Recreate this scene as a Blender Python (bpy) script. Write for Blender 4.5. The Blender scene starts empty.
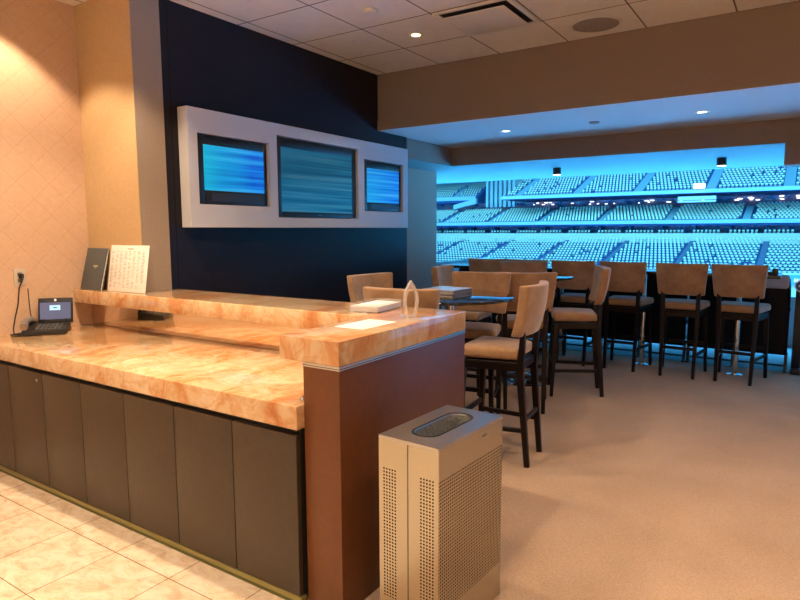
import bpy, bmesh, math, random
from mathutils import Vector, Matrix
random.seed(7)
PI = math.pi
SC = bpy.context.scene
COL = SC.collection

# ------------------------------------------------------------------ materials
def mat(name, color=(.5,.5,.5), rough=.5, metal=0.0, emit=None, estr=1.0, coat=0.0, spec=.5, trans=0.0, ior=1.45, sheen=0.0):
    m = bpy.data.materials.new(name); m.use_nodes = True
    b = m.node_tree.nodes['Principled BSDF']
    b.inputs['Base Color'].default_value = (*color, 1)
    b.inputs['Roughness'].default_value = rough
    b.inputs['Metallic'].default_value = metal
    b.inputs['Coat Weight'].default_value = coat
    b.inputs['Coat Roughness'].default_value = .05
    b.inputs['Specular IOR Level'].default_value = spec
    b.inputs['Transmission Weight'].default_value = trans
    b.inputs['IOR'].default_value = ior
    b.inputs['Sheen Weight'].default_value = sheen
    if emit:
        b.inputs['Emission Color'].default_value = (*emit, 1)
        b.inputs['Emission Strength'].default_value = estr
    return m

class NT:
    """little helper for node trees"""
    def __init__(s, m):
        s.t = m.node_tree; s.b = s.t.nodes['Principled BSDF']
    def n(s, kind, **kw):
        x = s.t.nodes.new(kind)
        for k, v in kw.items():
            if k.startswith('i_'):
                x.inputs[k[2:].replace('_', ' ')].default_value = v
            else: setattr(x, k, v)
        return x
    def l(s, a, b): s.t.links.new(a, b)
    def pos(s): return s.n('ShaderNodeNewGeometry').outputs['Position']
    def mapping(s, src, loc=(0,0,0), rot=(0,0,0), scale=(1,1,1)):
        m = s.n('ShaderNodeMapping'); s.l(src, m.inputs['Vector'])
        m.inputs['Location'].default_value = loc; m.inputs['Rotation'].default_value = rot; m.inputs['Scale'].default_value = scale
        return m.outputs['Vector']
    def noise(s, vec, scale=5, detail=3, rough=.5, dist=0):
        x = s.n('ShaderNodeTexNoise'); s.l(vec, x.inputs['Vector'])
        x.inputs['Scale'].default_value = scale; x.inputs['Detail'].default_value = detail
        x.inputs['Roughness'].default_value = rough; x.inputs['Distortion'].default_value = dist
        return x.outputs['Fac']
    def ramp(s, fac, stops):
        r = s.n('ShaderNodeValToRGB'); s.l(fac, r.inputs['Fac']); e = r.color_ramp.elements
        while len(e) < len(stops): e.new(.5)
        for k, (p, c) in enumerate(stops):
            e[k].position = p; e[k].color = (*c, 1) if len(c) == 3 else c
        return r.outputs['Color']
    def mix(s, fac, a, b, mode='MIX'):
        x = s.n('ShaderNodeMix', data_type='RGBA', blend_type=mode)
        for sock, v in ((x.inputs[0], fac), (x.inputs[6], a), (x.inputs[7], b)):
            if hasattr(v, 'links'): s.l(v, sock)
            elif isinstance(v, (int, float)): sock.default_value = v
            else: sock.default_value = (*v, 1)
        return x.outputs[2]
    def math(s, op, a, b=0.0):
        x = s.n('ShaderNodeMath', operation=op)
        for sock, v in ((x.inputs[0], a), (x.inputs[1], b)):
            if hasattr(v, 'links'): s.l(v, sock)
            else: sock.default_value = v
        return x.outputs[0]
    def bump(s, h, strength=.3, dist=.01):
        x = s.n('ShaderNodeBump'); s.l(h, x.inputs['Height'])
        x.inputs['Strength'].default_value = strength; x.inputs['Distance'].default_value = dist
        s.l(x.outputs['Normal'], s.b.inputs['Normal'])
    def color(s, c): s.l(c, s.b.inputs['Base Color'])
    def brick(s, vec, w, h, c1, c2, cm, mortar=.002, smooth=.0):
        x = s.n('ShaderNodeTexBrick'); s.l(vec, x.inputs['Vector'])
        x.offset = 0; x.squash = 1; x.offset_frequency = 1
        x.inputs['Scale'].default_value = 1
        x.inputs['Brick Width'].default_value = w; x.inputs['Row Height'].default_value = h
        x.inputs['Mortar Size'].default_value = mortar; x.inputs['Mortar Smooth'].default_value = smooth
        x.inputs['Color1'].default_value = (*c1,1); x.inputs['Color2'].default_value = (*c2,1); x.inputs['Mortar'].default_value = (*cm,1)
        x.inputs['Bias'].default_value = 0
        return x

M = {}
# onyx
m = M['onyx'] = mat('onyx', rough=.12, coat=.3); t = NT(m)
p = t.pos()
warp = t.n('ShaderNodeTexNoise'); t.l(p, warp.inputs['Vector']); warp.inputs['Scale'].default_value = 2.2; warp.inputs['Detail'].default_value = 4
v = t.mix(.45, p, warp.outputs['Color'], 'ADD')
n1 = t.noise(t.mapping(v, rot=(0,0,.5), scale=(1.0,2.6,1.4)), 2.4, 6, .6, .8)
n2 = t.noise(t.mapping(v, rot=(.3,0,-.4), scale=(3,1.2,2)), 3.2, 5, .6, 1.2)
c = t.ramp(n1, [(.30,(.50,.21,.085)), (.41,(.58,.30,.135)), (.48,(.62,.42,.24)), (.60,(.68,.53,.36)), (.74,(.60,.40,.22))])
c2 = t.ramp(n2, [(.42,(1,1,1)), (.50,(.86,.68,.50)), (.56,(1,1,1)), (.70,(.92,.84,.72))])
t.color(t.mix(.7, c, c2, 'MULTIPLY'))
# travertine tiles
m = M['tile'] = mat('travertine_tile', rough=.22); t = NT(m)
p = t.pos()
br = t.brick(t.mapping(p, loc=(-1.519+3.97, -2.216+3.97, 0)), .397, .397, (1,1,1), (.93,.93,.93), (.40,.33,.24), .0026)
nn = t.noise(t.mapping(p, scale=(1.5,.9,1)), 9, 8, .72, .8)
cc = t.ramp(nn, [(.36,(.50,.37,.26)), (.48,(.61,.49,.37)), (.60,(.68,.58,.47))])
t.color(t.mix(1.0, cc, br.outputs['Color'], 'MULTIPLY'))
# carpet
m = M['carpet'] = mat('carpet', rough=.95, spec=.1, sheen=.15); t = NT(m)
p = t.pos()
nn = t.noise(p, 95, 3, .85); n3 = t.noise(p, 2.0, 3, .5); n4 = t.noise(t.mapping(p, scale=(60,9,1)), 3, 2)
cc = t.mix(.5, t.ramp(nn, [(.3,(.16,.09,.05)), (.7,(.70,.48,.32))]), t.ramp(n4, [(.3,(.30,.20,.13)), (.7,(.50,.34,.225))]))
t.color(t.mix(.35, cc, t.ramp(n3, [(.35,(.33,.22,.14)), (.65,(.50,.345,.23))])))
t.bump(nn, .8, .006)
# ceiling tile
m = M['ceiling'] = mat('ceiling_tile', rough=.9); t = NT(m)
p = t.pos()
br = t.brick(t.mapping(p, loc=(-3.37+12.2, -.50+12.4, 0)), .61, .62, (1,1,1), (.97,.97,.97), (.22,.18,.15), .006)
nn = t.noise(p, 9, 5, .7)
t.color(t.mix(1.0, t.ramp(nn, [(.3,(.74,.71,.69)), (.7,(.82,.79,.77))]), br.outputs['Color'], 'MULTIPLY'))
# wall covering with diamond seams
m = M['wall_diamond'] = mat('wall_covering_diamond', rough=.75); t = NT(m)
p = t.pos()
br = t.brick(t.mapping(p, rot=(PI/2, 0, 0)), .152, .152, (1,1,1), (.985,.98,.975), (.84,.80,.77), .0016)
# rotate in XZ plane by 45 degrees, feed x,z as brick plane
sx = t.n('ShaderNodeSeparateXYZ'); t.l(p, sx.inputs[0])
a = t.math('MULTIPLY', t.math('ADD', sx.outputs['X'], sx.outputs['Z']), .7071)
b = t.math('MULTIPLY', t.math('SUBTRACT', sx.outputs['X'], sx.outputs['Z']), .7071)
cb = t.n('ShaderNodeCombineXYZ'); t.l(t.math('ADD', a, 9.0), cb.inputs[0]); t.l(t.math('ADD', b, 9.0), cb.inputs[1])
t.l(cb.outputs[0], br.inputs['Vector'])
nn = t.noise(p, 40, 4, .6)
t.color(t.mix(1.0, t.ramp(nn, [(.3,(.56,.385,.27)), (.7,(.61,.425,.30))]), br.outputs['Color'], 'MULTIPLY'))
m = M['wall_tan'] = mat('wall_covering_tan', (.50,.33,.17), .8); t = NT(m)
t.color(t.ramp(t.noise(t.pos(), 60, 4, .6), [(.3,(.47,.32,.165)), (.7,(.53,.365,.20))]))
m = M['wall_taupe'] = mat('wall_taupe', (.30,.23,.165), .8); t = NT(m)
t.color(t.ramp(t.noise(t.pos(), 70, 4, .6), [(.3,(.28,.215,.155)), (.7,(.32,.245,.18))]))
m = M['beam'] = mat('beam_taupe', (.25,.18,.125), .85); t = NT(m)
t.color(t.ramp(t.noise(t.pos(), 70, 4, .6), [(.3,(.245,.185,.145)), (.7,(.27,.205,.16))]))
M['wall_grey'] = mat('wall_grey', (.46,.27,.20), .8)
M['plaster'] = mat('white_plaster', (.66,.64,.62), .8)
# dark panel wall
m = M['dark_panel'] = mat('dark_panel_wall', (.022,.017,.024), .38, spec=.22); t = NT(m)
p = t.pos()
br = t.brick(t.mapping(p, loc=(-2.74+6.0,0,0), rot=(PI/2,0,0)), 3.0, 30, (1,1,1), (1,1,1), (.2,.2,.2), .004)
t.color(t.mix(1.0, t.ramp(t.noise(t.mapping(p, scale=(6,1,.7)), 20, 4), [(.3,(.010,.009,.014)), (.7,(.016,.013,.019))]), br.outputs['Color'], 'MULTIPLY'))
# cabinet laminate
m = M['door_laminate'] = mat('dark_brown_laminate', (.085,.058,.036), .42); t = NT(m)
t.color(t.ramp(t.noise(t.mapping(t.pos(), scale=(1,1,1)), 30, 5, .7), [(.3,(.042,.028,.016)), (.7,(.056,.038,.023))]))
m = M['red_brown'] = mat('red_brown_laminate', (.16,.06,.028), .40); t = NT(m)
t.color(t.ramp(t.noise(t.pos(), 35, 5, .7), [(.3,(.115,.038,.012)), (.7,(.140,.048,.015))]))
M['black_gap'] = mat('black_recess', (.006,.005,.005), .7)
M['olive_base'] = mat('brushed_brass_base', (.30,.26,.10), .32, metal=.6)
M['olive_dark'] = mat('olive_dark_strip', (.07,.07,.015), .4)  # thin darker olive line along the foot of the plinth
m = M['steel'] = mat('brushed_steel', (.46,.44,.43), .30, metal=1.0); t = NT(m)
nn = t.noise(t.mapping(t.pos(), scale=(90,90,1.2)), 6, 3)
r_ = t.n('ShaderNodeMapRange'); t.l(nn, r_.inputs[0]); r_.inputs[3].default_value = .24; r_.inputs[4].default_value = .42
t.l(r_.outputs[0], t.b.inputs['Roughness'])
M['alu'] = mat('aluminium_strip', (.72,.72,.74), .28, metal=1.0)
M['chrome'] = mat('chrome', (.75,.75,.77), .12, metal=1.0)
M['mirror'] = mat('bronze_mirror', (.86,.74,.60), .04, metal=1.0)
m = M['suede'] = mat('tan_suede', (.42,.24,.12), .88, sheen=.5, spec=.2); t = NT(m)
gi = t.n('ShaderNodeTexCoord')
t.color(t.ramp(t.noise(gi.outputs['Object'], 9, 5, .65), [(.3,(.27,.15,.078)), (.5,(.35,.205,.108)), (.7,(.42,.255,.138))]))
t.bump(t.noise(gi.outputs['Object'], 300, 2), .15, .002)
m = M['dark_wood'] = mat('espresso_wood', (.022,.011,.008), .38, coat=.05, spec=.3); t = NT(m)
gi = t.n('ShaderNodeTexCoord')
t.color(t.ramp(t.noise(t.mapping(gi.outputs['Object'], scale=(12,12,1)), 8, 4), [(.3,(.006,.003,.003)), (.7,(.011,.005,.0045))]))
M['black_gloss'] = mat('black_gloss', (.010,.010,.012), .06, coat=.5)
M['black_plastic'] = mat('black_plastic', (.014,.014,.015), .38)
M['black_vinyl'] = mat('black_vinyl', (.004,.004,.006), .55, spec=.2)
M['grey_plastic'] = mat('grey_plastic', (.11,.11,.115), .35)
M['soffit_grey'] = mat('outdoor_soffit_grey', (.19,.24,.23), .8)
M['plate_steel'] = mat('outlet_plate', (.50,.44,.37), .35)
M['mag_pages'] = mat('magazine_pages', (.30,.27,.25), .7)
M['balcony_concrete'] = mat('balcony_concrete', (.15,.14,.13), .85)
M['bar_dark'] = mat('speaker_bar_dark', (.03,.03,.034), .4)
M['box_white'] = mat('white_lacquer', (.55,.56,.60), .45)
M['recess_dark'] = mat('recess_dark', (.010,.011,.014), .5)
M['paper'] = mat('paper', (.80,.79,.76), .7)
M['ink'] = mat('ink', (.16,.14,.14), .8)
M['folder'] = mat('dark_grey_card', (.075,.085,.090), .6)
M['cloth_grey'] = mat('grey_cloth', (.42,.42,.46), .85)
M['acrylic'] = mat('clear_acrylic', (.85,.85,.92), .05, coat=.5)
M['acrylic'].node_tree.nodes['Principled BSDF'].inputs['Alpha'].default_value = .20
M['acrylic_thick'] = mat('frosted_acrylic', (.85,.80,.84), .10, coat=.6)
M['acrylic_thick'].node_tree.nodes['Principled BSDF'].inputs['Alpha'].default_value = .42
M['white_plastic'] = mat('white_plastic', (.72,.70,.66), .4)
M['cable'] = mat('black_cable', (.012,.012,.012), .45)
M['can_glow'] = mat('lamp_glow', (.9,.8,.6), .5, emit=(1,.72,.42), estr=7)
M['speaker_grille'] = mat('speaker_grille', (.36,.33,.31), .7)
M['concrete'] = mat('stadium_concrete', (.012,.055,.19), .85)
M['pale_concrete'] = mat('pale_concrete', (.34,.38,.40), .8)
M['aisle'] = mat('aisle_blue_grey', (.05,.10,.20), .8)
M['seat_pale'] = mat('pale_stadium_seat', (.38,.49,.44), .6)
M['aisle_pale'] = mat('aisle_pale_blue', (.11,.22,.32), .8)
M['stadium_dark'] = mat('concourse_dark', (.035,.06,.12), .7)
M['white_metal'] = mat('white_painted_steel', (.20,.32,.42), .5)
M['field_pale'] = mat('field_bounce', (.62,.66,.68), .9)  # unseen field made pale to bounce blue light up to the soffit
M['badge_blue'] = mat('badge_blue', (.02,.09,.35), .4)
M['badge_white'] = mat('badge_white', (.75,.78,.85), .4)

def screen_mat(name, cols, estr, seed, gx):
    m = mat(name, (.005,.005,.006), .12); t = NT(m)
    n = t.noise(t.mapping(t.pos(), loc=(seed,0,seed), scale=(.35,1,22)), 1.6, 3, .55)
    n2 = t.noise(t.mapping(t.pos(), loc=(seed,0,0), scale=(1,1,1)), 2.2, 1)
    c = t.ramp(n, [(.30,cols[0]), (.45,cols[1]), (.55,cols[2]), (.70,cols[3])])
    sx_ = t.n('ShaderNodeSeparateXYZ'); t.l(t.pos(), sx_.inputs[0])
    g_ = t.math('SUBTRACT', 1.0, t.math('MULTIPLY', t.math('SUBTRACT', sx_.outputs['X'], gx[0]), 1/(gx[1]-gx[0])))
    g_.node.use_clamp = True
    c = t.mix(t.math('MULTIPLY', g_, t.math('ADD', n2, .2)), c, cols[4])
    t.l(c, t.b.inputs['Emission Color']); t.b.inputs['Emission Strength'].default_value = estr
    return m
M['scr_a'] = screen_mat('screen_bright_blue', [(.0,.06,.55),(.005,.16,.80),(.01,.28,.90),(.08,.55,.95),(.01,.62,.72)], .8, 3.1, (2.93,3.4))
M['scr_b'] = screen_mat('screen_teal', [(.005,.05,.12),(.01,.12,.26),(.02,.20,.34),(.10,.26,.34),(.01,.14,.26)], .6, 7.7, (3.7,4.7))
M['scr_c'] = screen_mat('screen_blue', [(.0,.05,.5),(.005,.16,.80),(.02,.30,.9),(.10,.5,.95),(.01,.40,.80)], .8, 11.3, (4.9,5.4))
M['phone_screen'] = mat('phone_screen', (.01,.01,.02), .2, emit=(.20,.20,.32), estr=.6)
M['phone_window'] = mat('phone_window', (.1,.1,.1), .2, emit=(.45,.75,1), estr=1.1)
m = M['concourse_back'] = mat('concourse_interior', (.04,.07,.14), .7); t = NT(m)
n = t.noise(t.mapping(t.pos(), scale=(1,.45,1.1)), 1.0, 3, .7)
t.color(t.ramp(n, [(.38,(.03,.06,.14)), (.48,(.10,.14,.28)), (.54,(.42,.16,.18)), (.60,(.06,.12,.25)), (.72,(.5,.55,.6))]))
M['stadium_lamp'] = mat('concourse_lamp', (.8,.8,.8), .5, emit=(.9,.95,1), estr=2.5)
M['led_blue'] = mat('led_board_blue', (.02,.1,.3), .5, emit=(.02,.28,.85), estr=.8)
M['led_white'] = mat('led_text', (.8,.8,.8), .5, emit=(.6,.85,1), estr=1.0)

# ------------------------------------------------------------------ mesh builder
class MB:
    def __init__(s): s.v = []; s.f = []; s.mi = []
    def add(s, vs, fs, mi=0):
        o = len(s.v); s.v += [tuple(v) for v in vs]; s.f += [tuple(i+o for i in f) for f in fs]; s.mi += [mi]*len(fs)
    def box(s, x0, x1, y0, y1, z0, z1, bev=0.0, mi=0, xf=None):
        if bev <= 0:
            vs = [(x,y,z) for x in (x0,x1) for y in (y0,y1) for z in (z0,z1)]
            fs = [(0,1,3,2),(4,6,7,5),(0,4,5,1),(2,3,7,6),(0,2,6,4),(1,5,7,3)]
        else:
            bm = bmesh.new(); bmesh.ops.create_cube(bm, size=1)
            for v in bm.verts:
                v.co = Vector(((x0+x1)/2 + v.co.x*(x1-x0), (y0+y1)/2 + v.co.y*(y1-y0), (z0+z1)/2 + v.co.z*(z1-z0)))
            bmesh.ops.bevel(bm, geom=list(bm.edges), offset=bev, segments=2, profile=.5, affect='EDGES')
            bm.verts.index_update()
            vs = [tuple(v.co) for v in bm.verts]; fs = [tuple(v.index for v in f.verts) for f in bm.faces]; bm.free()
        if xf: vs = [tuple(xf @ Vector(v)) for v in vs]
        s.add(vs, fs, mi); return s
    def cyl(s, c0, c1, r0, r1=None, n=20, mi=0, cap=True):
        r1 = r0 if r1 is None else r1
        c0, c1 = Vector(c0), Vector(c1); d = (c1-c0).normalized()
        u = d.orthogonal().normalized(); w = d.cross(u)
        vs = []
        for c, r in ((c0,r0),(c1,r1)):
            for k in range(n):
                a = 2*PI*k/n; vs.append(c + (u*math.cos(a) + w*math.sin(a))*r)
        fs = [(k, (k+1)%n, n+(k+1)%n, n+k) for k in range(n)]
        if cap: fs += [tuple(range(n-1,-1,-1)), tuple(range(n,2*n))]
        s.add(vs, fs, mi); return s
    def lathe(s, prof, c=(0,0,0), n=40, mi=0):
        vs = []; fs = []
        for r, z in prof:
            for k in range(n):
                a = 2*PI*k/n; vs.append((c[0]+r*math.cos(a), c[1]+r*math.sin(a), c[2]+z))
        for j in range(len(prof)-1):
            for k in range(n):
                fs.append((j*n+k, j*n+(k+1)%n, (j+1)*n+(k+1)%n, (j+1)*n+k))
        fs.append(tuple(range(n-1,-1,-1))); fs.append(tuple((len(prof)-1)*n+k for k in range(n)))
        s.add(vs, fs, mi); return s
    def tube(s, pts, r, n=8, mi=0, radii=None):
        pts = [Vector(p) for p in pts]; vs = []; fs = []
        prev = None
        for i, p in enumerate(pts):
            d = (pts[min(i+1,len(pts)-1)] - pts[max(i-1,0)]).normalized()
            u = (d.orthogonal() if prev is None else prev - d*prev.dot(d)).normalized(); prev = u
            w = d.cross(u); rr = radii[i] if radii else r
            for k in range(n):
                a = 2*PI*k/n; vs.append(p + (u*math.cos(a)+w*math.sin(a))*rr)
        for i in range(len(pts)-1):
            for k in range(n): fs.append((i*n+k, i*n+(k+1)%n, (i+1)*n+(k+1)%n, (i+1)*n+k))
        fs.append(tuple(range(n-1,-1,-1))); fs.append(tuple((len(pts)-1)*n+k for k in range(n)))
        s.add(vs, fs, mi); return s
    def beam(s, a, b, w, d, w2=None, d2=None, side=None, mi=0):
        """rectangular bar from a to b, tapering w x d -> w2 x d2; side = direction of w"""
        a, b = Vector(a), Vector(b); ax = (b-a).normalized()
        u = Vector(side or (1,0,0)); u = (u - ax*u.dot(ax)).normalized(); q = ax.cross(u)
        w2 = w if w2 is None else w2; d2 = d if d2 is None else d2
        bm = bmesh.new(); bmesh.ops.create_cube(bm, size=1)
        for v in bm.verts:
            c, ww, dd = (a, w, d) if v.co.z < 0 else (b, w2, d2)
            v.co = c + u*(v.co.x*ww) + q*(v.co.y*dd)
        bmesh.ops.bevel(bm, geom=list(bm.edges), offset=.0035, segments=1, affect='EDGES')
        bm.verts.index_update()
        s.add([tuple(v.co) for v in bm.verts], [tuple(v.index for v in f.verts) for f in bm.faces], mi); bm.free(); return s
    def prism(s, poly, z0, z1, bev=0.0, mi=0):
        bm = bmesh.new()
        vs = [bm.verts.new((x,y,z0)) for x,y in poly]
        f = bm.faces.new(vs)
        r = bmesh.ops.extrude_face_region(bm, geom=[f])
        for v in r['geom']:
            if isinstance(v, bmesh.types.BMVert): v.co.z = z1
        bmesh.ops.recalc_face_normals(bm, faces=list(bm.faces))
        if bev > 0: bmesh.ops.bevel(bm, geom=list(bm.edges), offset=bev, segments=2, profile=.5, affect='EDGES')
        bm.verts.index_update()
        s.add([tuple(v.co) for v in bm.verts], [tuple(v.index for v in f.verts) for f in bm.faces], mi); bm.free(); return s
    def rbox(s, a, r, div, deform, mi=0):
        """rounded cushion: half sizes a, radius r, div per axis, deform(Vector)->Vector"""
        bm = bmesh.new()
        axs = []
        for k in range(3):
            h = a[k]; rr = min(r, h*.98)
            mid = [(-h+rr) + (2*h-2*rr)*i/div[k] for i in range(div[k]+1)]
            axs.append([-h, -h+rr*.25, -h+rr*.6] + mid + [h-rr*.6, h-rr*.25, h])
        cache = {}
        def V(i,j,k):
            key = (i,j,k)
            if key not in cache:
                p = Vector((axs[0][i], axs[1][j], axs[2][k]))
                q = Vector([max(-(a[c]-min(r,a[c]*.98)), min(a[c]-min(r,a[c]*.98), p[c])) for c in range(3)])
                d = p-q
                if d.length > 1e-9: p = q + d.normalized()*min(r, max(abs(d[0]),abs(d[1]),abs(d[2])))
                cache[key] = bm.verts.new(deform(p))
            return cache[key]
        N = [len(x)-1 for x in axs]
        for i in range(N[0]):
            for j in range(N[1]):
                bm.faces.new((V(i,j,0),V(i,j+1,0),V(i+1,j+1,0),V(i+1,j,0)))
                bm.faces.new((V(i,j,N[2]),V(i+1,j,N[2]),V(i+1,j+1,N[2]),V(i,j+1,N[2])))
        for i in range(N[0]):
            for k in range(N[2]):
                bm.faces.new((V(i,0,k),V(i+1,0,k),V(i+1,0,k+1),V(i,0,k+1)))
                bm.faces.new((V(i,N[1],k),V(i,N[1],k+1),V(i+1,N[1],k+1),V(i+1,N[1],k)))
        for j in range(N[1]):
            for k in range(N[2]):
                bm.faces.new((V(0,j,k),V(0,j,k+1),V(0,j+1,k+1),V(0,j+1,k)))
                bm.faces.new((V(N[0],j,k),V(N[0],j+1,k),V(N[0],j+1,k+1),V(N[0],j,k+1)))
        bm.verts.index_update()
        s.add([tuple(v.co) for v in bm.verts], [tuple(v.index for v in f.verts) for f in bm.faces], mi); bm.free(); return s
    def xf(s, mtx):
        s.v = [tuple(mtx @ Vector(v)) for v in s.v]; return s
    def build(s, name, mats, parent=None, world=True, smooth=True, angle=35, recalc=True):
        """world=True: vertices are in world space (parents unrotated); else in the parent's space"""
        if parent is not None:
            org = Vector(parent.location) if world else Vector((0,0,0))
            o = parent
            while world and o.parent: o = o.parent; org = org + Vector(o.location)
            loc = Vector((0,0,0))
        else:
            xs = [v[0] for v in s.v]; ys = [v[1] for v in s.v]; zs = [v[2] for v in s.v]
            org = Vector(((min(xs)+max(xs))/2, (min(ys)+max(ys))/2, min(zs))); loc = org
        me = bpy.data.meshes.new(name)
        me.from_pydata([(v[0]-org.x, v[1]-org.y, v[2]-org.z) for v in s.v], [], s.f)
        if not isinstance(mats, (list, tuple)): mats = [mats]
        for m in mats: me.materials.append(m)
        me.polygons.foreach_set('material_index', s.mi)
        if recalc:
            bm = bmesh.new(); bm.from_mesh(me); bmesh.ops.recalc_face_normals(bm, faces=list(bm.faces)); bm.to_mesh(me); bm.free()
        if smooth:
            me.polygons.foreach_set('use_smooth', [True]*len(me.polygons))
            me.set_sharp_from_angle(angle=math.radians(angle))
        me.update()
        o = bpy.data.objects.new(name, me); COL.objects.link(o)
        o.location = loc
        if parent is not None: o.parent = parent
        return o

def tag(o, label=None, cat=None, group=None, kind=None):
    if label: o['label'] = label
    if cat: o['category'] = cat
    if group: o['group'] = group
    if kind: o['kind'] = kind
    return o
def thing(name, label, cat, loc=(0,0,0), rz=0, group=None):
    o = bpy.data.objects.new(name, None); COL.objects.link(o)
    o.empty_display_size = .05
    o.location = loc; o.rotation_euler = (0,0,rz)
    return tag(o, label, cat, group)
def struct(name, mb, m, label, cat='wall', **kw):
    return tag(mb.build(name, m, **kw), label, cat, kind='structure')
def copy_tree(o, parent=None):
    c = o.copy(); COL.objects.link(c); c.parent = parent
    for ch in list(o.children): copy_tree(ch, c)
    return c

# ------------------------------------------------------------------ room shell
ZC = 3.06
YL = 4.34      # left wall
XA = 2.46      # alcove wall
YD = 3.70      # dark wall
XR = -2.2      # rear wall (behind the camera)
YR = -3.4      # right wall
struct('floor', MB().box(XR-.1, 7.45, YR-.1, 1.41, -.1, 0).box(1.75, 7.45, 1.41, 4.5, -.1, 0), M['carpet'], 'tan woven carpet under the bar stools', 'floor', smooth=False)
struct('floor', MB().box(XR-.1, 1.75, 1.41, 4.5, -.1, 0), M['tile'], 'cream stone tile floor in front of the dark cabinets', 'floor', smooth=False)
struct('ceiling', MB().box(XR-.1, 5.20, YR-.1, YL+.1, ZC, ZC+.1), M['ceiling'], 'white suspended grid ceiling of square tiles', 'ceiling', smooth=False)
struct('wall_left', MB().box(XR-.1, XA, YL, YL+.12, 0, ZC), M['wall_diamond'], 'peach wall with diagonal diamond seams behind the desk phone', smooth=False)
struct('wall_reveal', MB().box(XA+.004, 2.68, YD, YD+.1, 0, ZC), M['wall_taupe'], 'taupe return of the wall end beside the dark panelling', smooth=False)  # weaker light on this face put into its darker taupe colour
struct('wall_alcove', MB().box(XA, 2.64, YD+.001, YL+.12, 0, ZC), [M['wall_tan']], 'tan wall end behind the upright menus', smooth=False)
struct('wall_television', MB().box(2.68, 5.745, YD+.002, YD+.12, 0, ZC), M['dark_panel'], 'near black panelled wall behind the three televisions', smooth=False)
struct('wall_pier', MB().box(5.745, 7.37, 4.26, 4.5, 0, 2.29).box(5.745, 5.80, YD+.03, 4.26, 0, 2.51), M['wall_grey'], 'grey wall between dark panelling and the stadium opening', smooth=False)
struct('wall_rear', MB().box(XR-.12, XR, YR-.1, YL+.1, 0, ZC), M['plaster'], 'pale wall at the back of the suite', smooth=False)
struct('wall_right', MB().box(XR-.1, 7.37, YR-.12, YR, 0, ZC), M['wall_taupe'], 'taupe wall on the right of the suite', smooth=False)
struct('trim_1', MB().box(5.20, 5.32, YR-.1, YD, 2.511, ZC+.1), M['beam'], 'deep taupe beam face above the lowered soffit', 'beam', smooth=False)
struct('trim_2', MB().box(5.2002, 6.81, YR-.1, 4.3, 2.5095, 2.61), M['plaster'], 'white lowered soffit lit blue by the stadium', 'soffit', smooth=False)
struct('trim_3', MB().box(6.81, 6.93, YR-.1, 4.5, 2.291, 2.61).box(5.80, 6.81, 3.725, 4.5, 2.291, 2.51), M['beam'], 'dark taupe header over the stadium opening', 'beam', smooth=False)
struct('trim_4', MB().box(6.815, 9.22, YR-.1, 6.5, 2.2901, 2.285+.14).box(5.80, 6.815, 3.73, 4.5, 2.2895, 2.2905), M['soffit_grey'], 'pale outdoor soffit just beyond the opening', 'soffit', smooth=False)
struct('trim_5', MB().box(6.806, 7.1, YR-.1, .197, 2.09, 2.2898), M['beam'], 'dark dropped box at the right end of the header', 'beam', smooth=False)
struct('floor', MB().box(7.45, 9.35, YR, 6.5, -.14, -.02), M['balcony_concrete'], 'pale concrete balcony floor beyond the carpet', 'floor', smooth=False)
struct('wall_balcony', MB().box(7.37, 9.3, 4.262, 4.38, -.14, 1.02).box(7.37, 9.3, 4.25, 4.39, 1.02, 1.04), M['pale_concrete'], 'low pale side wall of the balcony at the left', smooth=False)
struct('wall_parapet', MB().box(9.3, 9.42, YR, 6.5, -.14, .62), M['pale_concrete'], 'low pale balcony parapet beyond the black seats', smooth=False)

# ------------------------------------------------------------------ desk: cabinet, counter, ledge, mirror
YE = 1.590; YP = 1.41
cab = thing('base_cabinet', 'long dark brown base cabinet with flat doors under the stone counter', 'cabinet', (2.05, 2.97, 0))
MB().box(1.715, 2.44, YE+.014, YL-.002, .035, .728).build('body', M['black_gap'], cab)
gaps = [YL-.004, 3.985, 3.585, 3.186, 2.790, 2.393, 1.996, 1.622]
for i in range(7):
    d = MB().box(1.690, 1.7135, gaps[i+1]*.989+.0025, gaps[i]*(.989 if i else 1)-.0025, .036, .702, .0012).build('door', M['door_laminate'], cab)
    if i == 1:
        k = MB().cyl((1.692,3.590,.660), (1.682,3.590,.660), .009, n=14).build('lock', M['chrome'], d, world=True)
MB().box(1.6865, 1.72, YE+.005, YL-.002, 0.0, .034, .001).build('plinth', M['olive_base'], cab)
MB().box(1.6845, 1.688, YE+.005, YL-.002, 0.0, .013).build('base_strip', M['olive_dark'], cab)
struct_c = tag(MB().box(1.680, 2.452, YE+.001, YL-.001, .729, .825, .006).build('stone_countertop', M['onyx']), 'lower orange and cream onyx desk worktop below the raised ledge', 'countertop')
wl = thing('counter_wall', 'red brown panelled low wall carrying the raised onyx ledge', 'low wall', (2.5, 2.0, 0))
MB().box(1.722, 2.73, YP, YE, 0, .978, .002).build('end_panel', M['red_brown'], wl)
MB().box(2.462, 2.60, YE, YD-.003, 0, .978, .001).build('back_panel', M['red_brown'], wl)
MB().box(1.7205, 2.7315, YP-.0015, YE+.001, .9785, .9945).build('metal_strip', M['alu'], wl)
MB().box(1.7195, 1.7225, YP-.003, YE+.0012, .984, .986).box(1.72,2.73,YP-.003,YP,.9838,.986).build('strip_groove', M['black_gap'], wl)
led = [(1.718,YP-.002),(2.735,YP-.002),(2.735,YD-.002),(2.458,YD-.002),(2.458,YL-.002),(2.325,YL-.002),(2.325,1.712),(1.718,1.712)]
tag(MB().prism(led, .995, 1.09, .004).build('stone_ledge', M['onyx']), 'raised L-shaped orange onyx ledge above the desk', 'countertop')
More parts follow.
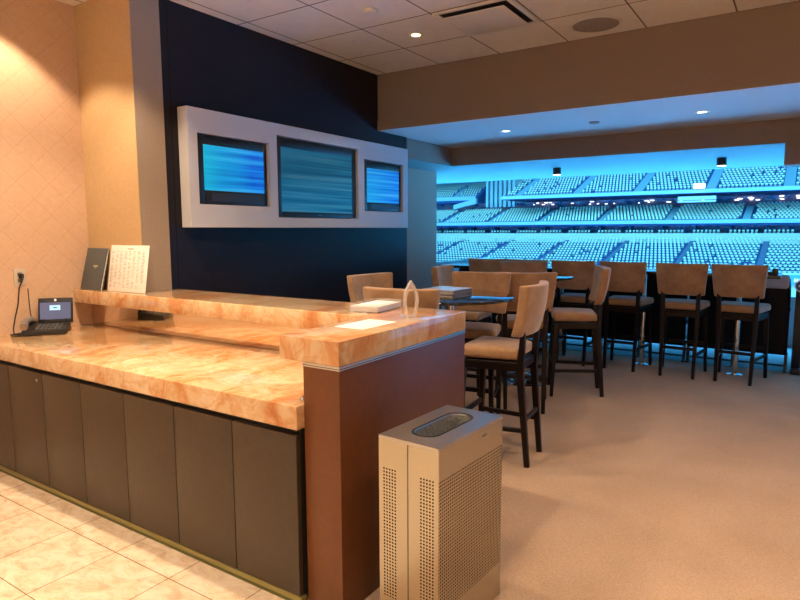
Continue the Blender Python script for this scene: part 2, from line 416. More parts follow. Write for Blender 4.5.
tag(MB().box(2.4535, 2.459, YE+.002, YL-.003, .8255, .9945).build('mirror_backsplash', M['mirror']), 'long low mirror strip between worktop and raised ledge', 'mirror')
tag(MB().lathe([(.004,0),(.011,.004),(.013,.012),(.009,.022),(.003,.026)], (1.745, 1.615, .8253), 16).build('metal_knob', M['chrome']), 'tiny round metal knob on the worktop beside the red brown panel', 'knob')

# ------------------------------------------------------------------ television box and screens
YF = 3.60
tvb = thing('television_surround', 'white box surround on the dark wall framing three televisions', 'wall unit', (4.2, YD, 1.525))
X0, X1, Z0, Z1 = 2.79, 5.61, 1.525, 2.358
ops = [(2.87,3.56,1.69,2.19), (3.65,4.73,1.607,2.268), (4.827,5.513,1.687,2.186)]
mb = MB()
xs = [X0]
prev = X0
for (a,b_,c_,d_) in ops:
    mb.box(prev, a, YF, YD, Z0, Z1)
    mb.box(a, b_, YF, YD, Z0, c_); mb.box(a, b_, YF, YD, d_, Z1)
    prev = b_
mb.box(prev, X1, YF, YD, Z0, Z1)
mb.build('surround_body', M['box_white'], tvb, smooth=False)
mb = MB()
for (a,b_,c_,d_) in ops: mb.box(a, b_, YD-.006, YD-.001, c_, d_)
mb.build('recess_back', M['recess_dark'], tvb, smooth=False)
def tv(ix, label, scr, m, btn):
    a,b_,c_,d_ = ops[ix]; sx0,sx1,sz0,sz1 = scr
    r = thing('television', label, 'television', ((a+b_)/2, YD-.01, c_))
    e = .012
    fy = YF+.022
    fr = MB()
    a+=e; b_-=e; c_+=e*.5; d_-=e
    fr.box(a, sx0, fy, YD-.012, c_, d_, .002); fr.box(sx1, b_, fy, YD-.012, c_, d_, .002)
    fr.box(sx0, sx1, fy, YD-.012, c_, sz0, .002); fr.box(sx0, sx1, fy, YD-.012, sz1, d_, .002)
    fr.build('bezel', M['black_plastic'], r)
    MB().box(sx0, sx1, fy+.006, YD-.013, sz0, sz1).build('screen', m, r)
    lg = MB().box((sx0+sx1)/2-.02, (sx0+sx1)/2+.02, fy-.001, fy+.002, (c_+sz0)/2-.004, (c_+sz0)/2+.004).build('maker_mark', M['grey_plastic'], r)
    if btn:
        sp = MB().box(sx0+.06, sx1-.02, fy-.002, fy+.002, c_+.022, sz0-.014).build('speaker_bar', M['bar_dark'], r)
tv(0, 'left television of the white surround, streaks of bright blue and cyan', (2.935,3.525,1.793,2.117), M['scr_a'], True)
tv(1, 'largest television, centre of the white surround, dull teal streaks', (3.715,4.665,1.657,2.185), M['scr_b'], False)
tv(2, 'small right-hand television nearest the stadium opening', (4.90,5.475,1.775,2.108), M['scr_c'], True)

# ------------------------------------------------------------------ things on the desk
# desk phone
ph = thing('desk_phone', 'black desk phone with lit screen beside the peach wall', 'phone', (2.045, 4.165, .825), math.radians(-40))
# local: +X right, -Y towards user ; world user direction approx (-.55,-.83)
def L(o): return dict(parent=o, world=False)
base = MB().prism([(-.13,-.095),(.13,-.095),(.12,.10),(-.12,.10)], .004, .03, .004)
base.v = [(x,y, z + (max(0,(y+.095))*.16 if z>.015 else 0)) for x,y,z in base.v]
b_ = base.build('base', M['black_plastic'], **L(ph))
kb = MB()
for r in range(4):
    for c in range(6):
        x = -.045 + c*.026; y = -.07 + r*.030
        kb.box(x-.009, x+.009, y-.008, y+.008, .031+(y+.095)*.16-.003, .0355+(y+.095)*.16, .001)
kb.build('keypad', M['grey_plastic'], b_, world=False)
hs = MB().tube([(-.112,-.095,.055),(-.112,-.06,.073),(-.112,0,.082),(-.112,.05,.078),(-.112,.095,.064)], .02, 12, radii=[.024,.021,.018,.021,.024])
hs.build('handset', mat('phone_handset_silver', (.28,.26,.25), .3, metal=.5), **L(ph))
tilt = Matrix.Translation((.035,.075,.052)) @ Matrix.Rotation(math.radians(-14), 4, 'X')
MB().box(-.03, .09, .055, .075, .02, .075, .002).build('screen_stand', M['black_plastic'], **L(ph))
s1 = MB().box(-.105, .105, -.009, .009, 0, .15, .004).xf(tilt).build('display', M['black_plastic'], **L(ph))
MB().box(-.093, .093, -.0105, -.0085, .022, .122).xf(tilt).build('screen', M['phone_screen'], s1, world=False)
MB().box(-.035, .03, -.0120, -.0105, .075, .105).xf(tilt).build('screen_window', M['phone_window'], s1, world=False)
MB().box(-.012, .010, -.0125, -.0120, .087, .093).xf(tilt).build('screen_text', M['badge_blue'], s1, world=False)
MB().cyl((0,-.0105,.136),(0,-.0085,.136), .0075, n=16).xf(tilt).build('maker_badge', M['badge_white'], s1, world=False)
ph.scale = (1.0,1.0,1.14)
# outlet
ou = thing('wall_outlet', 'small white wall outlet with a black plug, on the peach wall', 'outlet', (1.975, YL, 1.14))
MB().box(1.938, 2.012, YL-.007, YL-.001, 1.138, 1.255, .002).build('plate', M['plate_steel'], ou)
MB().box(1.960, 1.990, YL-.0085, YL-.0065, 1.165, 1.190, .001).box(1.960, 1.990, YL-.0085, YL-.0065, 1.205, 1.230, .001).build('socket', M['grey_plastic'], ou)
tag(MB().box(1.963, 1.991, YL-.032, YL-.009, 1.192, 1.222, .004).tube([(1.977,YL-.03,1.205),(1.977,YL-.042,1.19),(1.955,YL-.03,1.13),(1.945,YL-.02,1.02),(1.92,YL-.02,.93),(1.90,YL-.03,.86),(1.89,YL-.06,.831),(1.93,YL-.10,.8295),(1.985,YL-.10,.8295),(1.99,YL-.05,.8295),(1.93,YL-.035,.8295),(1.87,YL-.055,.8295),(1.86,YL-.13,.8295),(1.92,YL-.17,.8295),(1.99,YL-.155,.8295),(2.03,YL-.12,.8295)], .0042, 8).build('power_cable', M['cable']), 'black power cable hanging from the outlet to the phone', 'cable')
tag(MB().tube([(2.02,YL-.006,1.12),(2.022,YL-.006,1.0),(2.03,YL-.006,.88),(2.035,YL-.008,.829)], .0025, 6).build('thin_cable', M['cable']), 'thin cable running down the peach wall behind the phone', 'cable')

# upright menu folder and printed sheet on the ledge
def leaning(name, label, cat, c0, w, h, th, m, dx=.045, sh=0.0):
    """card standing on the ledge, leaning towards +X; c0=(x,y) bottom-left seen from the room (larger y = left)"""
    r = thing(name, label, cat, (c0[0], c0[1], 1.0905))
    ang = math.asin(dx/h)
    T = Matrix.Rotation(ang, 4, 'Y') @ Matrix.Rotation(sh, 4, 'X')
    return r, T
fo, T = leaning('menu_folder', 'dark grey closed menu folder leaning at the wall end', 'menu', (2.395, 4.21), .22, .30, .012, None, .075)
MB().box(0, .004, 0, .255, 0, .30, .001).xf(T).build('front_cover', M['folder'], fo, world=False)
MB().box(.013, .017, 0, .255, 0, .30, .001).xf(T).build('back_cover', M['folder'], fo, world=False)
MB().box(.0045, .0125, .003, .232, .003, .297).xf(T).build('pages', M['paper'], fo, world=False)
MB().box(-.0006, .0005, .085, .14, .165, .176).box(-.0006, .0005, .098, .127, .156, .160).xf(T).build('gilt_lettering', mat('gilt', (.45,.38,.25), .4), fo, world=False)
fo.location.y = 4.075; fo.location.x = 2.372
sh_, T = leaning('printed_sheet', 'white printed sheet on a stiff board, right of the dark folder', 'sheet', (2.400, 3.602), .40, .31, .004, None, .050)
MB().box(0, .004, 0, .432, 0, .318, .0008).xf(T).build('board', M['paper'], sh_, world=False)
tx = MB()
rnd = random.Random(3)
for c in range(8):
    y1_ = .412 - c*.050
    for r in range(26):
        if rnd.random() < .12: continue
        z = .275 - r*.0098
        w = rnd.uniform(.010, .034); tx.box(-.0005, .0002, y1_-w, y1_, z-.0012, z+.0010)
        if rnd.random() < .22: tx.box(-.0006, .0002, y1_-.006, y1_, z-.003, z+.0032)
tx.box(-.0005, .0002, .17, .235, .290, .296)
tx.xf(T).build('printed_text', mat('print_grey', (.24,.21,.22), .8), sh_, world=False, smooth=False)

# paper on the ledge
tag(MB().prism([(1.990,1.655),(2.245,1.655),(2.245,1.502),(1.990,1.502)], 1.0903, 1.0912).build('paper_sheet', M['paper']), 'blank white sheet lying flat on the raised ledge', 'paper')
# acrylic card box
cb_ = thing('card_box', 'clear acrylic box of white cards on the ledge', 'box', (2.555, 1.835, 1.0905), math.radians(6))
w_, d_, h_ = .135, .082, .042
bx = MB()
bx.box(-w_, w_, -d_, d_, 0, .003)
for a_ in ((-w_, w_, -d_, -d_+.003), (-w_, w_, d_-.003, d_), (-w_, -w_+.003, -d_+.003, d_-.003), (w_-.003, w_, -d_+.003, d_-.003)): bx.box(*a_, .003, h_)
bx.build('tray', M['acrylic'], **L(cb_), smooth=False)
cds = MB()
for k in range(7):
    j = rnd.uniform(-.002,.002)
    cds.box(-w_+.006+j, w_-.006+j, -d_+.006-j, d_-.006-j, .0035+k*.0038, .0068+k*.0038)
tag(cds.build('cards', M['paper'], **L(cb_), smooth=False))
# acrylic pointed arch award
aw = thing('acrylic_award', 'clear acrylic pointed arch standing on the ledge corner', 'award', (2.40, 1.525, 1.0905), math.radians(-35))
def arch_pt(t_, off):   # t 0..1 base to tip; half width profile
    w = .021 + .019*math.sin(PI*min(1, t_*1.25)*.55 + .12) if t_ < .5 else 0
    return w
prof = [(.018,.0),(.026,.02),(.033,.05),(.036,.08),(.032,.11),(.022,.14),(.0,.175)]
inn = [(.010,.010),(.018,.024),(.0235,.05),(.026,.08),(.023,.106),(.014,.131),(.0,.152)]
outer = [(x,z) for x,z in prof] + [(-x,z) for x,z in reversed(prof[:-1])]
inner = [(x,z) for x,z in inn] + [(-x,z) for x,z in reversed(inn[:-1])]
n_ = len(outer); vs = []; fs = []
for lp in (outer, inner):
    for y in (-.010,.010): vs += [(x,y,z) for x,z in lp]
for k in range(n_):
    k2 = (k+1)%n_
    fs += [(k,k2,n_+k2,n_+k), (2*n_+k,3*n_+k,3*n_+k2,2*n_+k2), (k,2*n_+k,2*n_+k2,k2), (n_+k,n_+k2,3*n_+k2,3*n_+k)]
ar = MB(); ar.add(vs, fs); ar.build('arch', M['acrylic_thick'], **L(aw))
MB().box(-.02,.02,-.013,.013,-.0003,.004,.001).build('foot', M['acrylic'], **L(aw))

# ------------------------------------------------------------------ trash can
TC = (1.962, 1.101)
tr = thing('trash_can', 'tall perforated stainless steel bin beside the red brown panel', 'trash can', (TC[0], TC[1], 0), math.radians(-3.2))
W, D, Hh = .232, .130, .765
m = M['bin_steel'] = mat('perforated_steel', (.62,.60,.57), .30, metal=1.0); t = NT(m)
tc = t.n('ShaderNodeTexCoord'); sp = t.n('ShaderNodeSeparateXYZ'); t.l(tc.outputs['Object'], sp.inputs[0])
nn = t.noise(t.mapping(tc.outputs['Object'], scale=(60,60,1)), 6, 3)
r_ = t.n('ShaderNodeMapRange'); t.l(nn, r_.inputs[0]); r_.inputs[3].default_value = .235; r_.inputs[4].default_value = .275
gn = t.n('ShaderNodeNewGeometry')
vt = t.n('ShaderNodeVectorTransform', vector_type='NORMAL', convert_from='WORLD', convert_to='OBJECT'); t.l(gn.outputs['Normal'], vt.inputs[0])
sn = t.n('ShaderNodeSeparateXYZ'); t.l(vt.outputs[0], sn.inputs[0])
side = t.math('GREATER_THAN', t.math('ABSOLUTE', sn.outputs['Y']), .7)      # long faces
endf = t.math('GREATER_THAN', t.math('ABSOLUTE', sn.outputs['X']), .7)      # short faces
P_ = .0125
def cell(v): return t.math('SUBTRACT', t.math('FRACT', t.math('MULTIPLY', t.math('ADD', v, 3.0), 1/P_)), .5)
def dots(u, z):
    cu, cz = cell(u), cell(z)
    d2 = t.math('ADD', t.math('MULTIPLY', cu, cu), t.math('MULTIPLY', cz, cz))
    return t.math('LESS_THAN', d2, .080)
mA = t.math('MULTIPLY', side, dots(sp.outputs['X'], sp.outputs['Z']))
absy = t.math('ABSOLUTE', sp.outputs['Y'])
mB = t.math('MULTIPLY', t.math('MULTIPLY', endf, dots(sp.outputs['Y'], sp.outputs['Z'])), t.math('MULTIPLY', t.math('GREATER_THAN', absy, .050), t.math('LESS_THAN', absy, .113)))
zr = t.math('MULTIPLY', t.math('LESS_THAN', sp.outputs['Z'], .652), t.math('GREATER_THAN', sp.outputs['Z'], .155))
xr = t.math('LESS_THAN', t.math('ABSOLUTE', sp.outputs['X']), .2325)
hole = t.math('MULTIPLY', t.math('MULTIPLY', t.math('MAXIMUM', mA, mB), zr), xr)
t.color(t.mix(hole, (.47,.44,.37), (.006,.004,.003)))
t.l(t.math('MULTIPLY', t.math('SUBTRACT', 1.0, hole), .5), t.b.inputs['Specular IOR Level'])
t.l(t.math('SUBTRACT', 1.0, hole), t.b.inputs['Metallic'])
t.l(t.math('MAXIMUM', r_.outputs[0], t.math('MULTIPLY', hole, .8)), t.b.inputs['Roughness'])
sb = MB()
sb.box(-W, W, -D, -D+.003, .012, Hh-.012); sb.box(-W, W, D-.003, D, .012, Hh-.012)
sb.box(-W, -W+.003, -D+.003, D-.003, .012, Hh-.012); sb.box(W-.003, W, -D+.003, D-.003, .012, Hh-.012)
sb.build('body', M['bin_steel'], **L(tr), smooth=False)
MB().box(-W-.0008, -W+.001, -.0015, .0015, .012, Hh-.013).build('seam', M['black_gap'], **L(tr), smooth=False)
MB().box(-W+.01, W-.01, -D+.01, D-.01, 0, .013).build('foot_plate', M['black_plastic'], **L(tr))
MB().box(-.03, .0, -D-.0007, -D+.001, .722, .730).xf(Matrix.Translation((.10,0,0))).build('maker_mark', M['grey_plastic'], **L(tr), smooth=False)
# lid with racetrack opening
N = 64; outer = []; inner = []
hw, hd, rr = .155, .052, .050
for k in range(N):
    a = 2*PI*k/N; c, s_ = math.cos(a), math.sin(a)
    q = min(W/abs(c) if abs(c) > 1e-6 else 9, D/abs(s_) if abs(s_) > 1e-6 else 9)
    outer.append((c*q, s_*q))
    # rounded rect by ray march
    lo, hi = 0, .3
    for _ in range(30):
        md = (lo+hi)/2; x, y = abs(c*md), abs(s_*md)
        dx, dy = max(x-(hw-rr),0), max(y-(hd-rr),0)
        ins = x <= hw and y <= hd and (math.hypot(dx,dy) <= rr)
        if ins: lo = md
        else: hi = md
    inner.append((c*lo, s_*lo))
# snap corners
for cx, cy in ((W,D),(-W,D),(-W,-D),(W,-D)):
    k = min(range(N), key=lambda i: (outer[i][0]-cx)**2+(outer[i][1]-cy)**2); outer[k] = (cx,cy)
vs = []; loops = [(outer,Hh-.012),(outer,Hh),(inner,Hh),([(x*.985,y*.96) for x,y in inner],Hh-.006)]
for lp, z in loops: vs += [(x,y,z) for x,y in lp]
fs = [(j*N+k, j*N+(k+1)%N, (j+1)*N+(k+1)%N, (j+1)*N+k) for j in range(3) for k in range(N)]
ld = MB(); ld.add(vs, fs)
lido = ld.build('lid', M['steel'], **L(tr), smooth=False)
vs = []
lps = [([(x*1.0,y*1.0) for x,y in inner],Hh+.002),([(x*1.05,y*1.12) for x,y in inner],Hh+.003),([(x*1.06,y*1.14) for x,y in inner],Hh+.0003)]
for lp, z in lps: vs += [(x,y,z) for x,y in lp]
rm = MB(); rm.add(vs, [(j*N+k, j*N+(k+1)%N, (j+1)*N+(k+1)%N, (j+1)*N+k) for j in range(2) for k in range(N)])
rm.build('opening_rim', M['black_plastic'], lido, world=False)
vs = []; lps = [([(x*.985,y*.96) for x,y in inner],Hh-.004),([(x*.95,y*.9) for x,y in inner],Hh-.09),([(x*.9,y*.8) for x,y in inner],Hh-.20)]
for lp, z in lps: vs += [(x,y,z) for x,y in lp]
ln = MB(); ln.add(vs, [(j*N+k, j*N+(k+1)%N, (j+1)*N+(k+1)%N, (j+1)*N+k) for j in range(2) for k in range(N)] + [tuple(2*N+k for k in range(N))])
lm = mat('bin_liner', (.20,.20,.19), .3, spec=.6); tt = NT(lm); tt.bump(tt.noise(tt.pos(), 28, 3, .6, 2.0), .9, .02)
ln.build('bin_liner', lm, **L(tr), recalc=False)

# ------------------------------------------------------------------ bar stools
def make_stool():
    r = thing('bar_stool', '', 'bar stool')
    # seat cushion : wider at front (+Y)
    def fs_(p):
        w = 1 + .12*(p.y/.192)
        z = p.z + (.012*(1-(p.x/.22)**2)*(1-(p.y/.20)**2) if p.z > 0 else 0)
        return Vector((p.x*w, p.y+.022, z+.722))
    MB().rbox((.205,.192,.036), .026, (6,6,1), fs_).build('seat', M['suede'], r, world=False, angle=80)
    fr = MB()
    fr.beam((-.20,.185,.645),(.20,.185,.645), .022, .055, side=(0,1,0)); fr.beam((-.175,-.175,.645),(.175,-.175,.645), .022, .055, side=(0,1,0))
    fr.beam((-.20,.18,.645),(-.165,-.18,.645), .022, .055, side=(1,0,0)); fr.beam((.20,.18,.645),(.165,-.18,.645), .022, .055, side=(1,0,0))
    fr.box(-.175,.175,-.17,.17,.665,.690)
    fr.build('seat_frame', M['dark_wood'], r, world=False)
    def fb(p):
        u = p.x/.23; v = (p.z+.155)/.31
        x = p.x*(.90+.12*v)
        y = -.205 - .055*v + .045*u*u + p.y - .012*math.sin(PI*v)
        return Vector((x, y, p.z+1.0 + .006*u*u*(v-.5)))
    MB().rbox((.237,.031,.158), .013, (10,1,6), fb).build('backrest', M['suede'], r, world=False, angle=80)
    for sx in (-1,1):
        MB().beam((sx*.212,.215,0),(sx*.192,.185,.672), .030,.030,.042,.042, side=(1,0,0)).build('leg', M['dark_wood'], r, world=False)
        lg = MB().beam((sx*.152,-.232,0),(sx*.160,-.180,.60), .030,.034,.040,.044, side=(1,0,0))
        lg.beam((sx*.160,-.180,.59),(sx*.165,-.198,.90), .040,.044,.034,.030, side=(1,0,0))
        lg.build('leg', M['dark_wood'], r, world=False)
    MB().beam((-.205,.203,.30),(.205,.203,.30), .022,.034, side=(0,1,0)).build('footrest', M['dark_wood'], r, world=False)
    MB().beam((-.156,-.208,.30),(.156,-.208,.30), .020,.030, side=(0,1,0)).build('stretcher', M['dark_wood'], r, world=False)
    for sx in (-1,1):
        MB().beam((sx*.203,.205,.235),(sx*.154,-.212,.235), .020,.030, side=(1,0,0)).build('stretcher', M['dark_wood'], r, world=False)
    return r
G1 = 'bar stools around the near round table'; G2 = 'bar stools around the far round table'; G3 = 'bar stools along the window bar'
def from_top(T, f):  # backrest top centre -> origin
    f = math.radians(f); return (T[0]+.262*math.cos(f), T[1]+.262*math.sin(f))
def from_rear(R_, f):
    f = math.radians(f); return (R_[0]+.232*math.cos(f), R_[1]+.232*math.sin(f))
st = [
 (from_rear((3.695,1.398),96), 96, G1, 'nearest bar stool, tan suede, seen side on right of the onyx ledge'),
 (from_top((3.837,2.856),264), 264, G1, 'tan bar stool of the near table standing against the dark wall'),
 (from_top((2.945,1.966),10), 10, G1, 'bar stool directly behind the ledge, curved tan back towards the desk'),
 (from_top((4.498,2.162),190), 190, G1, 'tan bar stool facing the desk, tucked behind the magazines'),
 (from_rear((4.615,1.835),26), 26, G2, 'bar stool behind the nearest stool, back turned, at the far round table'),
 (from_top((6.155,2.490),205), 205, G2, 'bar stool on the window side of the far round table, facing the room'),
 (from_top((5.02,2.885),280), 280, G2, 'bar stool nearest the grey wall pier, shown side on'),
 (from_rear((5.60,1.494),113), 113, G2, 'side-on bar stool at right of the far round table, seat lit lilac'),
 (from_rear((6.60,3.13),0), 0, G3, 'leftmost bar stool at the window bar, dark backlit back'),
 (from_rear((6.60,2.63),1), 1, G3, 'second bar stool from the left at the window bar, mostly hidden'),
 (from_rear((6.61,2.10),0), 0, G3, 'third bar stool from the left at the window bar, above the far round table'),
 (from_rear((6.62,1.575),-3), -3, G3, 'third bar stool from the right at the window bar'),
 (from_rear((6.592,1.00),0), 0, G3, 'second bar stool from the right at the window bar'),
 (from_rear((6.625,.50),-6), -6, G3, 'rightmost bar stool at the window bar, beside the covered seat'),
]
proto = make_stool()
for i, ((x,y), f, g, lb) in enumerate(st):
    o = proto if i == 0 else copy_tree(proto)
    o.location = (x, y, 0); o.rotation_euler = (0,0,math.radians(f-90)); tag(o, lb, 'bar stool', g)

# ------------------------------------------------------------------ round tables
def make_table(x, y, z, label):
    r = thing('round_bar_table', label, 'table', (x,y,0), 0, 'round black bar tables')
    MB().lathe([(.43,z-.024),(.452,z-.020),(.460,z-.010),(.459,z-.002),(.455,z)], n=72).build('tabletop', M['black_gloss'], r, world=False)
    MB().lathe([(.07,z-.034),(.07,z-.0245)], n=24).cyl((0,0,.05),(0,0,z-.033), .036, n=28).build('column', M['chrome'], r, world=False)
    MB().lathe([(.27,0),(.275,.006),(.25,.022),(.17,.045),(.09,.060),(.042,.075),(.038,.09)], n=56).build('base', M['chrome'], r, world=False)
    return r
make_table(3.81, 2.09, 1.035, 'nearer round black glossy bar table carrying a magazine stack')
make_table(5.67, 2.26, 1.05, 'farther round black glossy bar table near the window bar')
# magazines
mcol = [(.20,.19,.19),(.34,.30,.27),(.12,.11,.13),(.30,.27,.27),(.42,.38,.34),(.18,.18,.22),(.34,.32,.36)]
mgd = ['bottom magazine','second magazine from the bottom','third magazine from the bottom','middle magazine','third magazine from the top','second magazine from the top','top magazine']
for k in range(7):
    r = thing('magazine', mgd[k] + ' of the stack on the near round table', 'magazine', (3.735,2.10,1.0353+k*.0078), math.radians(-2+rnd.uniform(-5,5)), 'magazines stacked on the near round table')
    mm = mat('magazine_cover_%d' % k, mcol[k], .25, coat=.3)
    MB().box(-.105,.150,-.145,.115,0,.0006).box(-.105,.150,-.145,.115,.0068,.0076).box(-.1056,-.105,-.145,.115,0,.0076).build('cover', mm, **L(r), smooth=False)
    MB().box(-.104,.148,-.143,.113,.0008,.0066).build('pages', M['mag_pages'], **L(r), smooth=False)

# ------------------------------------------------------------------ window bar with posts, seats outside
wb = thing('window_bar', 'long black bar top on chrome posts along the stadium opening', 'bar counter', (7.0, 2.2, 0))
MB().box(6.80, 7.22, .16, 3.90, 1.022, 1.055, .004).build('bar_top', M['black_gloss'], wb)
for y in (.517, 1.435, 2.36, 3.28):
    q = MB().cyl((7.06,y,.012),(7.06,y,1.020), .028, n=20).build('post', M['chrome'], wb)
    MB().lathe([(.075,0),(.075,.006),(.03,.014)], (7.06,y,0), 28).build('foot_flange', M['chrome'], wb)
    MB().box(6.86,7.18,y-.025,y+.025,1.008,1.021).build('bracket', M['alu'], wb)
# outdoor seats
sd = thing('balcony_seat', '', 'seat')
def sfn(p):
    v = (p.z+.41)/.82
    return Vector((p.x - .02 + .05*v*v, p.y*(1-.06*max(0,v-.8)*5), p.z+.61))
MB().rbox((.035,.235,.41), .03, (1,4,6), sfn).build('backrest', M['black_vinyl'], sd, world=False, angle=80)
MB().rbox((.21,.225,.045), .03, (4,4,1), lambda p: Vector((p.x+.27,p.y,p.z+.46))).build('cushion', M['black_vinyl'], sd, world=False, angle=80)
for s_ in (-1,1):
    MB().box(.0,.40,s_*.226-.016,s_*.226+.016,.66,.70,.008).build('armrest', M['black_plastic'], sd, world=False)
MB().beam((.05,-.235,.075),(.05,.235,.075), .02,.02, side=(1,0,0)).build('rail', M['black_plastic'], sd, world=False)
for s_ in (-1,1):
    MB().beam((.02,s_*.225,0.03),(.05,s_*.225,.22), .030,.05, side=(0,1,0)).box(-.05,.10,s_*.225-.02,s_*.225+.02,0,.035,.008).build('foot', M['black_plastic'], sd, world=False)
GS = 'black balcony seats beyond the window bar'
sl = ['rightmost black balcony seat with a grey cover over its back','second black balcony seat from the right','third black balcony seat from the right','fourth black balcony seat from the right','fourth black balcony seat from the left','third black balcony seat from the left','second black balcony seat from the left','leftmost black balcony seat beyond the window bar']
for i in range(8):
    o = sd if i == 0 else copy_tree(sd)
    o.location = (7.47, .31+.49*i, -.02 if i < 99 else 0); tag(o, sl[i], 'seat', GS)
cv = MB().rbox((.047,.215,.075), .03, (1,4,3), lambda p: Vector((p.x+7.488,p.y+.31,p.z+.945)))
tag(cv.build('seat_cover', M['cloth_grey'], angle=80), 'grey cloth cover over the top of the rightmost balcony seat', 'seat cover')
tag(MB().box(6.85,6.91,.185,.235,1.0555,1.115,.003).box(6.86,6.90,.236,.30,1.0555,1.085,.003).build('napkin_holder', M['black_plastic']), 'small black holder at the right end of the window bar', 'holder')
es = thing('seat_end_post', 'black end post with a round blue badge right of the balcony seats', 'post', (7.6,-.03,-.02))
MB().box(7.42,7.50,-.045,.035,.05,.90,.012).build('upright', M['black_plastic'], es)
MB().box(7.36,7.66,-.05,.04,-.02,.06,.012).build('foot', M['black_plastic'], es)
bd = MB().cyl((7.435,-.012,.915),(7.40,-.012,.915), .062, n=32).build('badge', M['badge_blue'], es)
rg = MB()
vs=[];n_=40
for r_o in (.062,.050):
    for k in range(n_):
        a=2*PI*k/n_; vs.append((7.3985,-.012+r_o*math.cos(a),.915+r_o*math.sin(a)))
rg.add(vs,[(k,(k+1)%n_,n_+(k+1)%n_,n_+k) for k in range(n_)])
rg.box(7.3975,7.3995,-.045,-.022,.905,.928).box(7.3975,7.3995,-.010,.016,.905,.928)
rg.build('badge_ring', M['badge_white'], bd, smooth=False)

# ------------------------------------------------------------------ ceiling fittings
def can_light(x, y, z, label, glow=True):
    r = thing('recessed_light', label, 'ceiling light', (x,y,z), 0, 'recessed ceiling lights')
    MB().lathe([(.036,-.001),(.058,-.006),(.062,-.004),(.062,0),(.036,0)], (0,0,0), 32).build('trim_ring', M['white_plastic'], r, world=False)
    MB().cyl((0,0,-.0015),(0,0,-.003), .034, n=28).build('lamp', M['can_glow'], r, world=False)
can_light(4.34, 2.704, ZC, 'small glowing downlight in the ceiling tile above the dark wall')
can_light(5.97, 2.628, 2.51, 'left glowing downlight in the lowered soffit')
can_light(5.99, .805, 2.51, 'right glowing downlight in the lowered soffit')
tag(MB().lathe([(.05,0),(.05,-.008),(.035,-.016),(.004,-.017)], (5.96,1.722,2.51), 28).build('sprinkler_cover', M['speaker_grille']), 'small flat round cover between the two soffit downlights', 'ceiling fitting')
sd_ = thing('smoke_detector', 'small round white disc on the ceiling above the televisions', 'smoke detector', (3.684,2.673,ZC))
MB().lathe([(.052,0),(.052,-.012),(.045,-.022),(.02,-.026),(.003,-.026)], n=32).build('cover', M['white_plastic'], sd_, world=False)
sk = thing('ceiling_speaker', 'round grey speaker grille set flush in the ceiling', 'speaker', (4.905,1.430,ZC))
MB().lathe([(.195,0),(.195,-.006),(.180,-.008),(.172,-.005),(.172,0)], n=56).build('frame', M['white_plastic'], sk, world=False)
gm = mat('perforated_grille', (.30,.27,.26), .6); t = NT(gm); t.bump(t.n('ShaderNodeTexVoronoi').outputs['Distance'], .4, .01)
MB().lathe([(.17,-.001),(.17,-.005),(.1,-.008),(.003,-.009)], n=56).build('grille', gm, sk, world=False)
vn = thing('air_vent', 'square white air diffuser in the ceiling grid', 'air vent', (4.285,2.05,ZC))
MB().box(-.295,.295,-.30,-.265,-.012,0,.002).box(-.295,.295,.265,.30,-.012,0,.002).box(-.295,-.262,-.265,.265,-.012,0,.002).box(.262,.295,-.265,.265,-.012,0,.002).build('frame', M['white_plastic'], vn, world=False)
MB().box(-.262,.262,-.265,.265,-.004,-.0015).build('duct', M['black_gap'], vn, world=False)
MB().box(-.235,.235,-.235,.235,-.034,-.026,.003).build('deflector_plate', M['white_plastic'], vn, world=False)
for s_ in (-1,1):
    MB().box(-.008,.008,s_*.15-.008,s_*.15+.008,-.022,-.004).build('hanger', M['alu'], vn, world=False)
for (x,y,lb) in ((7.82,2.722,'left small surface light under the outdoor soffit'),(7.82,.822,'right small surface light under the outdoor soffit')):
    r = thing('surface_light', lb, 'ceiling light', (x,y,2.29), 0, 'surface lights under the outdoor soffit')
    MB().cyl((0,0,0),(0,0,-.085), .052, n=28).build('housing', M['black_plastic'], r, world=False)
    MB().cyl((0,0,-.0845),(0,0,-.088), .045, n=28).build('lamp', M['can_glow'], r, world=False)

# ------------------------------------------------------------------ stadium bowl
def seat_boxes(x, y, z):
    """pale seat: back and pan, facing -X"""
    return [(x+.10, x+.16, y-.165, y+.165, z+.58, z+.88), (x-.22, x+.10, y-.17, y+.17, z+.36, z+.42)]
YA, YB = -22.0, 92.0
def tier(name, label, xf, zf, xb, zb, rows, aisles, ya=YA, yb=YB, sx=.60, drop=1.0, aw=.7, am='aisle_pale'):
    r = thing(name, label, 'grandstand', (xf, (ya+yb)/2, zf))
    dx = (xb-xf)/rows; dz = (zb-zf)/rows
    mb = MB()
    for k in range(rows):
        mb.box(xf+k*dx, xf+(k+1)*dx, ya, yb, zf-drop, zf+k*dz)
    mb.build('terraces', M['concrete'], r, smooth=False)
    for ay in aisles:
        ai = MB()
        for k in range(rows):
            ai.box(xf+k*dx-.02, xf+(k+.5)*dx, ay-aw, ay+aw, zf+k*dz, zf+k*dz+dz*.5)
            ai.box(xf+(k+.5)*dx, xf+(k+1)*dx, ay-aw, ay+aw, zf+k*dz, zf+k*dz+dz)
        ai.build('aisle_steps', M[am], r, smooth=False)
    seats = []
    for k in range(rows):
        y = ya+.5 + (k%2)*sx*.5
        while y < yb-.5:
            if all(abs(y-ay) > aw+.25 for ay in aisles) and random.random() > .03:
                seats.append((xf+k*dx+dx*.55, y, zf+k*dz))
            y += sx
    return r, seats
def ext(lst, lo, hi, step):
    l = sorted(lst)
    while l[0] > lo: l.insert(0, l[0]-step)
    while l[-1] < hi: l.append(l[-1]+step)
    return l
aL = ext([58.8,48.3,37.5,26.5,15.8,5.0], YA, YB, 10.8)
